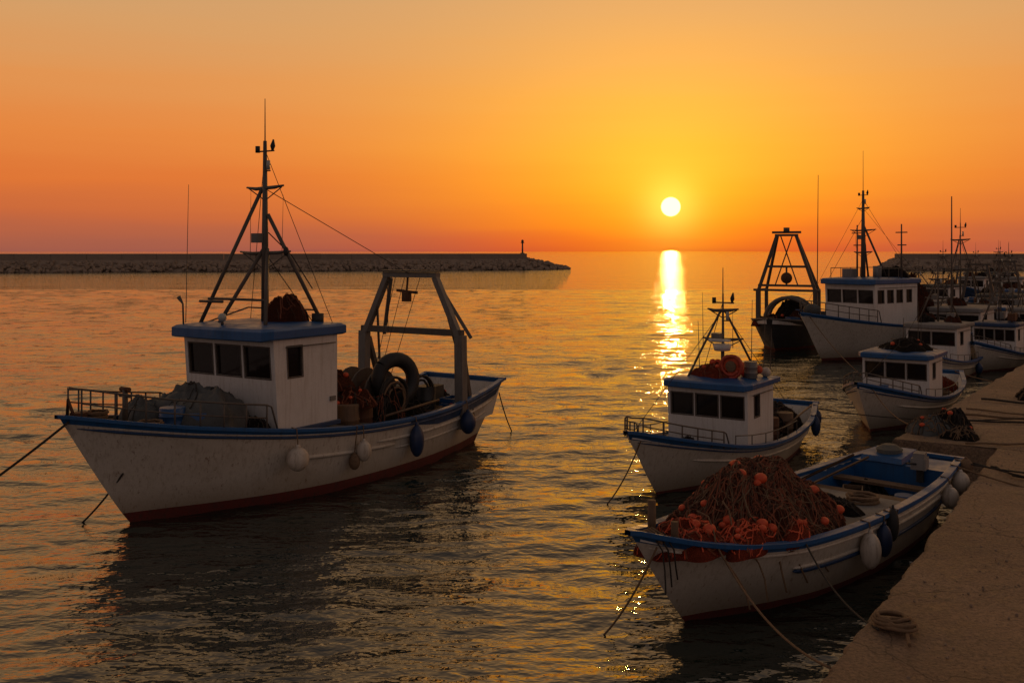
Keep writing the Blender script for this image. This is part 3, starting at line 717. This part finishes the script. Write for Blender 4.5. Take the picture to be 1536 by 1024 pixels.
mb.tube([P(ga, -.3, 5.8), P(ga, .6, 3.2)], .035, 'steel', 5); mb.tube([P(ga, .3, 5.8), P(ga, -.6, 3.2)], .035, 'steel', 5)
mb.tube([P(ga, 0, 4.2), P(ga, 0, 3.2)], .05, 'steel', 6); mb.ell(P(ga, 0, 3.6), (.2, .3, .3), 'rust')
mb.tube([P(ga+.6, 1.45, 2.9), P(ga+.6, 1.5, 9.0)], [.03, .015], 'steel', 5)
for q in (0, .8):
    mb.tube([P(ga+.3+q, 1.25*math.cos(math.pi*i/12), 1.3+1.25*math.sin(math.pi*i/12)) for i in range(13)], .1, 'grey_steel', 8)
mb.heap(P(ga+1.6, 0, 1.2), 1.1, 1.2, 1.1, 'net_dark', 'rope_dark', R, 30, 4, .09)
mb.obj('gantry', G.e)
clutter(G, 'deck_gear', .3, 3.6, 1.1, lambda a: 1.2, 8, 5, 1.2)

specs = [((14.8, 37.2), (-.62, -.78), 1.0, 'roof_grey', 'white_paint', 2.2), ((19.6, 45.5), (-.6, -.8), 1.2, 'roof_grey', 'dark_hull', 3.4),
         ((24.5, 54), (-.75, -.65), 1.1, 'blue_paint', 'white_paint', 2.0), ((28.6, 59.5), (-.55, -.84), 1.2, 'tarp', 'blue_dark', 2.2),
         ((23.5, 61), (-.7, -.7), 1.1, 'roof_grey', 'dark_hull', 2.0), ((33.5, 69), (-.6, -.8), 1.3, 'blue_paint', 'white_paint', 2.0),
         ((31.5, 78), (-.8, -.6), 1.2, 'tarp', 'dark_hull', 2.4), ((41, 84), (-.6, -.8), 1.3, 'roof_grey', 'white_paint', 1.8),
         ((43, 96), (-.7, -.7), 1.3, 'roof_grey', 'blue_dark', 2.0), ((19.4, 41.2), (-.62, -.78), .9, 'blue_dark', 'white_paint', 2.4),
         ((24.8, 48.5), (-.6, -.8), 1.0, 'roof_grey', 'dark_hull', 2.5), ((51, 108), (-.7, -.7), 1.4, 'tarp', 'white_paint', 2.0)]
for i, (F, h, sc, rf, hl, mh) in enumerate(specs):
    b_ = small_boat('fishing_boat', F, h, sc, 40+i*7, rf, hl, mh, nf=R.choice([2, 3, 4]), zc=R.choice([1.6, 1.8, 2.0]), cab=R.choice([(2.6, 4.2), (2.2, 4.6), (3.0, 5.0)]), band=R.choice(['blue_paint', 'white_paint', 'dark_hull']), far=True)
    if i in (1, 3, 6):
        mb = MB(); q = sc
        for sd in (1, -1):
            mb.beam(P(6.3*q, sd*.95*q, .5*q), P(6.3*q, sd*.35*q, 3.6*q), .12, .12, 'steel')
        mb.beam(P(6.3*q, -.5*q, 3.6*q), P(6.3*q, .5*q, 3.6*q), .12, .1, 'steel'); mb.beam(P(6.3*q, -.75*q, 1.9*q), P(6.3*q, .75*q, 1.9*q), .08, .08, 'steel')
        mb.obj('gantry', b_.e)
    if i == 1:
        mb = MB(); mb.tube([P(2.0, 0, 1), P(2.0, 0, 7.6)], [.06, .025], 'steel', 6); mb.obj('pole_mast', b_.e)

# =================================================================== quay
QZ = .9; O = Vector((2.91, 9.46)); U = Vector((.537, .843)); Nn = Vector((.843, -.537))
def w0(t): return 0 if t < 13.3 else -2.03+.049*(t-13.6)
ts = [-40, -25, -16]+[ -12+.12*i for i in range(int(25.2/.12))]+[13.29, 13.31]+[13.45+.18*i for i in range(120)]+[36+2*i for i in range(60)]
ws = [.012]+[.05+.11*i for i in range(45)]+[5.2+.6*i for i in range(16)]+[18, 30, 60, 120]
vs=[]; fs=[]; nw = len(ws)+2
for t_ in ts:
    wz = w0(t_); ch = .07*mnoise.noise(Vector((t_*1.1, 0, 1)))+.05*mnoise.noise(Vector((t_*5, 0, 4)))
    p = O+U*t_+Nn*(wz+ch); vs.append((p.x, p.y, -1.5)); vs.append((p.x, p.y, QZ-.05+.03*mnoise.noise(Vector((t_*4, 2, 4)))))
    for w in ws:
        e = ch*max(0, 1-w/.5); p = O+U*t_+Nn*(wz+w+e+(.03 if w < .02 else 0))
        if w > 20: p = O+U*t_+Nn*w
        z = QZ+.03*mnoise.noise(Vector((p.x*.8, p.y*.8, 0)))+.014*mnoise.noise(Vector((p.x*5, p.y*5, 0)))
        vs.append((p.x, p.y, z))
for i in range(len(ts)-1):
    for j in range(nw-1): fs.append((i*nw+j, i*nw+j+1, (i+1)*nw+j+1, (i+1)*nw+j))
mb = MB(); mb.add(vs, fs, 'concrete', True); q = mb.obj('quay')
def QP(t_, w, z=0):
    p = O+U*t_+Nn*w; return Vector((p.x, p.y, QZ+z))
mb = MB(); r = random.Random(5)
for _ in range(900):
    p = QP(r.uniform(-3, 14), r.uniform(.1, 6), .004); mb.rock(p, r.uniform(.006, .022), 'rock', r)
mb.obj('gravel')
def bollard(t_, w):
    mb = MB(); p = QP(t_, w)
    mb.tube([p, p+Vector((0, 0, .03)), p+Vector((0, 0, .06)), p+Vector((0, 0, .3)), p+Vector((0, 0, .36)), p+Vector((0, 0, .42))], [.2, .2, .13, .11, .19, .14], 'rust', 16)
    mb.obj('mooring_bollard')
bollard(10.4, 2.4); bollard(16.5, .9); bollard(22.5, 1.2); bollard(29, 1.0)
def rope(pts, r=.018, mat='rope', name='mooring_rope'):
    mb = MB(); mb.tube(pts, r, mat, 7); return mb.obj(name)
def ground_rope(tw, r=.022, mat='rope'):
    pts=[]
    k = len(tw)-1
    ft = spl([(i, x[0]) for i, x in enumerate(tw)]); fw = spl([(i, x[1]) for i, x in enumerate(tw)])
    for i in range(k*12+1):
        u = i/12; pts.append(QP(ft(u)+.06*math.sin(i*.9), fw(u)+.04*math.sin(i*1.7), r+.02))
    rope(pts, r, mat)
mb = MB(); p = QP(1.75, .32, .02); r = random.Random(2)
for k in range(4): mb.coil(p+Vector((r.uniform(-.1, .1), r.uniform(-.12, .12), .02*k)), .1+.025*k, .02, 3, 'rope', r, 'z', .06)
mb.tube(sag(p+Vector((.1, -.1, .03)), p+Vector((-.02, -.5, .02)), 0, 8), .02, 'rope', 6); mb.obj('rope_coil')
mb = MB()
for (dt, dw, rx, ry, hh, mt) in ((0, 0, .5, .38, .38, 'tarp'), (.7, .35, .45, .4, .45, 'net_dark'), (-.3, .7, .4, .35, .22, 'net_dark')):
    mb.heap(QP(14.5+dt, -1.5+dw, 0), rx, ry, hh, mt, ['rope', 'rope_dark'], R, 50, 2, .05)
mb.obj('fishing_net')
mb = MB(); p = QP(21.5, .2, 0); mb.heap(p, .7, .6, .4, 'net_dark', 'rope', R, 50, 3, .06); mb.obj('fishing_net')
ground_rope([(13.4, -.6), (14.2, 1.2), (13.7, 3.2), (14.6, 5.5), (14.2, 9)]); ground_rope([(16.4, -1.2), (16.9, .8), (15.6, 3), (16.0, 7)], .025, 'rope_dark')
ground_rope([(11.2, .15), (10.2, 1.1), (10.4, 2.2), (8.4, 4.2), (8.0, 7)], .02, 'rope_dark'); ground_rope([(18.5, -1.3), (18.2, 1), (19, 4), (18.6, 8)], .02, 'rope')
ground_rope([(20.5, -1.2), (20.2, 1), (21, 4), (20.6, 8)], .03, 'rope_dark'); ground_rope([(17.4, -1.2), (17.5, .8), (18.1, 3), (17.2, 7)], .03, 'rope')
rope(sag(C.W(.1, .42, 1.12), QP(.35, .02, .03), .25), .014)
rope(sag(C.W(1.45, .98, 1.02), QP(1.6, .2, .04), .18), .013, 'rope_dark')
rope(sag(C.W(-.95, .2, 1.25), Vector((1.15, 13.1, -.1)), .12), .014)
rope(sag(C.W(7.9, .8, 1.08), QP(10.4, 2.3, .3), .12), .016, 'rope_dark'); rope(sag(C.W(8.1, .7, 1.1), QP(9.4, 3.6, .04), .1), .014, 'rope_dark')
rope(sag(C.W(7.6, .85, 1.05), QP(9.0, 2.6, .04), .1), .016, 'rope')
rope(sag(A.W(-1.3, .1, 2.05), Vector((-10.6, 16.0, -.1)), .12), .022, 'rope_dark')
rope(sag(A.W(-.35, .28, 1.0), Vector((-8.05, 18.45, -.1)), .06), .018, 'rope_dark')
rope(sag(A.W(10.4, 1.35, 1.25), Vector((.05, 27.7, -.1)), .12), .016, 'rope_dark')
rope(sag(Bb.W(-1.0, .15, 1.35), Vector((1.85, 19.9, -.1)), .15), .014)
rope(sag(Dd.W(-.9, .3, 1.3), QP(15, -1.75, .05), .25), .016); rope(sag(E.W(-1.2, .2, 2.1), Vector((14.2, 40, -.1)), .2), .02)
rope(sag(Dd.W(8.3, .5, .9), QP(22.5, 1.1, .3), .2), .016)
rope(sag(Bb.W(8.2, .6, .8), QP(16.5, .8, .3), .2), .014, 'rope_dark')

# =================================================================== breakwaters
def breakwater(p0, p1, zt, seed, tip=12):
    p0, p1 = Vector(p0), Vector(p1); L = (p1-p0).length; d = (p1-p0)/L; n = Vector((-d.y, d.x))
    if n.y > 0: n = -n
    r = random.Random(seed); mb = MB(); nseg = int(L/6)
    vs=[]; fs=[]
    prof = [(8.5, -1), (2.4, zt-1.5), (-2.4, zt-1.5), (-8.5, -1)]
    for i in range(nseg+1):
        t_ = L*i/nseg; s_ = min(1, .12+.88*t_/tip)
        for (w, z) in prof:
            p = p0+d*t_+n*w*min(1, .4+.6*t_/tip); vs.append((p.x, p.y, z*s_ if z > 0 else z))
    k = len(prof)
    for i in range(nseg):
        for j in range(k-1): fs.append((i*k+j, (i+1)*k+j, (i+1)*k+j+1, i*k+j+1))
    fs.append(tuple(range(k)))
    mb.add(vs, fs, 'rock')
    q = p0+d*tip; sec = 8.0; m = int((L-tip)/sec); rz = math.atan2(d.y, d.x)
    for i in range(m):
        c = q+d*(sec*(i+.5)); mb.box((c.x, c.y, zt-1.0+r.uniform(-.02, .02)), (sec-.06, 4.4, 2.0), 'breakwater_wall', rz)
    for _ in range(int(L*7)):
        t_ = L*r.random(); u = r.random()**.8; s_ = min(1, .15+.85*t_/tip)
        w = 2.4+6.0*u; z = (zt-1.9)*(1-u)*s_+.1
        p = p0+d*t_+n*w*min(1, .4+.6*t_/tip); mb.rock((p.x, p.y, z), r.uniform(.35, .75), 'rock', r)
    for _ in range(160):
        t_ = tip*r.random(); s_ = .1+.9*t_/tip; w = r.uniform(-3, 3); p = p0+d*t_+n*w
        mb.rock((p.x, p.y, (zt-1.6)*s_), r.uniform(.35, .85), 'rock', r)
    return mb.obj('breakwater')
breakwater((15, 279), (-420, 150), 4.4, 3, 12)
breakwater((97, 262), (420, 300), 4.4, 4, 5)
mb = MB(); bp = Vector((2.9, 275.6, 4.3))
mb.tube([bp, bp+Vector((0, 0, .3))], .6, 'breakwater_wall', 12); mb.tube([bp+Vector((0, 0, .2)), bp+Vector((0, 0, 3.0))], [.24, .2], 'dark_hull', 12)
mb.tube([bp+Vector((0, 0, 2.95)), bp+Vector((0, 0, 3.1))], .5, 'dark_hull', 12); mb.tube([bp+Vector((0, 0, 3.1)), bp+Vector((0, 0, 3.7))], .34, 'dark_hull', 10); mb.tube([bp+Vector((0, 0, 3.7)), bp+Vector((0, 0, 3.95))], [.42, .05], 'dark_hull', 10)
mb.obj('harbour_beacon')

# =================================================================== water
ys = [-3000, -300, -40, 0, 5, 7.5]; y = 9.0
while y < 130:
    ys.append(y); y += max(.055, min(.45, .055*(y/12)**1.15))
while y < 30000: ys.append(y); y *= 1.12
ys = np.array(ys); nc = 470
sc_ = np.linspace(-1, 1, nc)
X = sc_[None, :]*(3+.66*np.maximum(ys, 0))[:, None]
X = np.concatenate([np.full((len(ys), 1), -40000.), X, np.full((len(ys), 1), 40000.)], 1); Y = np.repeat(ys[:, None], nc+2, 1)
Z = np.zeros_like(X); dy = np.gradient(ys)[:, None]; dx = (2*(3+.66*np.maximum(ys, 0))/nc)[:, None]; sp = np.maximum(dy, dx)
rg = np.random.RandomState(4)
NW = 100
for i in range(NW):
    lam = .26*(2.8/.26)**(rg.rand()**1.1); k = 2*math.pi/lam; th = math.radians(-90+rg.normal(6, 28)); ph = rg.rand()*6.283
    sl = .0165*(1 if lam < 1.6 else .6)
    amp = sl/k; att = np.clip(lam/(2.2*sp)-1, 0, 1)*(ys[:, None] > 8.9)
    Z += att*amp*np.sin(k*(math.cos(th)*X+math.sin(th)*Y)+ph+.6*np.sin(.9*X/lam*.35+ph)*1.0)
pat = 1+.3*np.sin(.21*X+.13*Y+1)*np.sin(.11*X-.17*Y+2)+.15*np.sin(.6*X+.4*Y)
Z *= np.clip(pat, .5, 1.4)
Z[:, 0] = 0; Z[:, -1] = 0
nr_, ncc = X.shape
co_ = np.stack([X, Y, Z], -1).reshape(-1, 3).astype(np.float32)
idx = np.arange(nr_*ncc).reshape(nr_, ncc)
q = np.stack([idx[:-1, :-1], idx[:-1, 1:], idx[1:, 1:], idx[1:, :-1]], -1).reshape(-1, 4).astype(np.int32)
me = bpy.data.meshes.new('water'); me.vertices.add(len(co_)); me.vertices.foreach_set('co', co_.ravel())
me.loops.add(q.size); me.loops.foreach_set('vertex_index', q.ravel()); me.polygons.add(len(q)); me.polygons.foreach_set('loop_start', np.arange(0, q.size, 4, dtype=np.int32))
me.polygons.foreach_set('use_smooth', np.ones(len(q), dtype=bool)); me.update(calc_edges=True); me.validate()
me.materials.append(MATS['sea_water'])
wo = bpy.data.objects.new('water', me); S.collection.objects.link(wo)

# =================================================================== sky
SA, SE = math.radians(9.06), math.radians(2.53)
sd = Vector((math.sin(SA)*math.cos(SE), math.cos(SA)*math.cos(SE), math.sin(SE)))
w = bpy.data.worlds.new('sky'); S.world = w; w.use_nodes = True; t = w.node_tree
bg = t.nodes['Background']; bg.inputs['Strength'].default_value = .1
tc = N(t, 'ShaderNodeTexCoord').outputs['Generated']
nv = N(t, 'ShaderNodeVectorMath', operation='NORMALIZE'); t.links.new(tc, nv.inputs[0]); nv = nv.outputs[0]
sx = N(t, 'ShaderNodeSeparateXYZ'); t.links.new(nv, sx.inputs[0]); zc = sx.outputs['Z']
hz = noise(t, mapping(t, nv, (1.5, 1.5, 26)), 2.2, 2, .5)
zc2 = mathn(t, 'ADD', zc, mathn(t, 'MULTIPLY', mathn(t, 'SUBTRACT', hz, .5), .024))
zr_ = mathn(t, 'POWER', mathn(t, 'MAXIMUM', zc2, 0.0), .5)
dt = N(t, 'ShaderNodeVectorMath', operation='DOT_PRODUCT'); t.links.new(nv, dt.inputs[0]); dt.inputs[1].default_value = sd; dt = dt.outputs['Value']
ang = mathn(t, 'ARCCOSINE', mathn(t, 'MINIMUM', dt, 1.0))
def gau(wd): 
    a = mathn(t, 'DIVIDE', ang, wd); return mathn(t, 'EXPONENT', mathn(t, 'MULTIPLY', mathn(t, 'MULTIPLY', a, a), -1.0))
far = ramp(t, zr_, [(p**.5, lin(c)) for p, c in [(0, (152, 88, 76)), (.012, (170, 95, 72)), (.035, (199, 103, 60)), (.07, (221, 115, 52)), (.11, (227, 131, 60)), (.16, (223, 145, 78)), (.21, (213, 155, 97)), (.26, (204, 158, 108)), (.4, (202, 156, 104)), (.6, (156, 126, 98)), (1, (90, 84, 84))]])
near = ramp(t, zr_, [(p**.5, lin(c)) for p, c in [(0, (228, 80, 18)), (.01, (244, 98, 12)), (.03, (253, 126, 8)), (.06, (255, 150, 14)), (.10, (253, 167, 32)), (.15, (250, 173, 54)), (.2, (244, 171, 76)), (.26, (234, 168, 92)), (.4, (210, 160, 102)), (.6, (158, 126, 98)), (1, (90, 84, 84))]])
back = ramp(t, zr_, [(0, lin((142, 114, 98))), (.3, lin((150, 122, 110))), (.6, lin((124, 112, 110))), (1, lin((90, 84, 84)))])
c = mixc(t, gau(.25), far, near)
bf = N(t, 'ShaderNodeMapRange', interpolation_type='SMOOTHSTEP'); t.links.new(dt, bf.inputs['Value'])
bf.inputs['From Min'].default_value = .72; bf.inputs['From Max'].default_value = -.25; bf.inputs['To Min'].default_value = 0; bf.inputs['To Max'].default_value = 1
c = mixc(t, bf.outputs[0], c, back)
def addc(c, f, col):
    s_ = N(t, 'ShaderNodeVectorMath', operation='SCALE'); s_.inputs[0].default_value = col; t.links.new(f, s_.inputs['Scale'])
    a = N(t, 'ShaderNodeVectorMath', operation='ADD'); t.links.new(c, a.inputs[0]); t.links.new(s_.outputs[0], a.inputs[1]); return a.outputs[0]
c = addc(c, gau(.12), (.04, .065, .003)); c = addc(c, gau(.065), (.1, .12, .01)); c = addc(c, gau(.026), (.3, .3, .06))
disc = N(t, 'ShaderNodeMapRange', interpolation_type='SMOOTHSTEP'); t.links.new(ang, disc.inputs['Value'])
disc.inputs['From Min'].default_value = .0100; disc.inputs['From Max'].default_value = .0088; disc.inputs['To Min'].default_value = 0; disc.inputs['To Max'].default_value = 1
c = addc(c, disc.outputs[0], (3.0, 2.0, .8))
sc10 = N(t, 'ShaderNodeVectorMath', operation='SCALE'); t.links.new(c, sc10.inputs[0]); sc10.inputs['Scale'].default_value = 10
ns = N(t, 'ShaderNodeTexSky', sky_type='NISHITA'); ns.sun_disc = False; ns.sun_elevation = SE; ns.sun_rotation = SA; ns.dust_density = 4
s2 = N(t, 'ShaderNodeVectorMath', operation='SCALE'); t.links.new(ns.outputs[0], s2.inputs[0]); s2.inputs['Scale'].default_value = .08
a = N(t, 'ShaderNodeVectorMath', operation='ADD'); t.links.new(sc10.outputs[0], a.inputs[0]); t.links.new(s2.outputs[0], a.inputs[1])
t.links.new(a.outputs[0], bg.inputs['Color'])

L = bpy.data.lights.new('sun', 'SUN'); L.energy = .07; L.angle = math.radians(.6); L.color = (1, .48, .12)
lo = bpy.data.objects.new('sun', L); S.collection.objects.link(lo); lo.rotation_euler = (-sd).to_track_quat('-Z', 'Y').to_euler(); lo.location = sd*200

cam = bpy.data.cameras.new('camera'); co = bpy.data.objects.new('camera', cam); S.collection.objects.link(co)
cam.lens = 35; cam.sensor_width = 36; cam.shift_y = -135/1536; cam.clip_end = 60000; cam.clip_start = .1
co.location = (0, 0, 5); co.rotation_euler = (math.radians(90), 0, 0); S.camera = co
S.view_settings.view_transform = 'Standard'; S.view_settings.look = 'None'; S.view_settings.exposure = 0
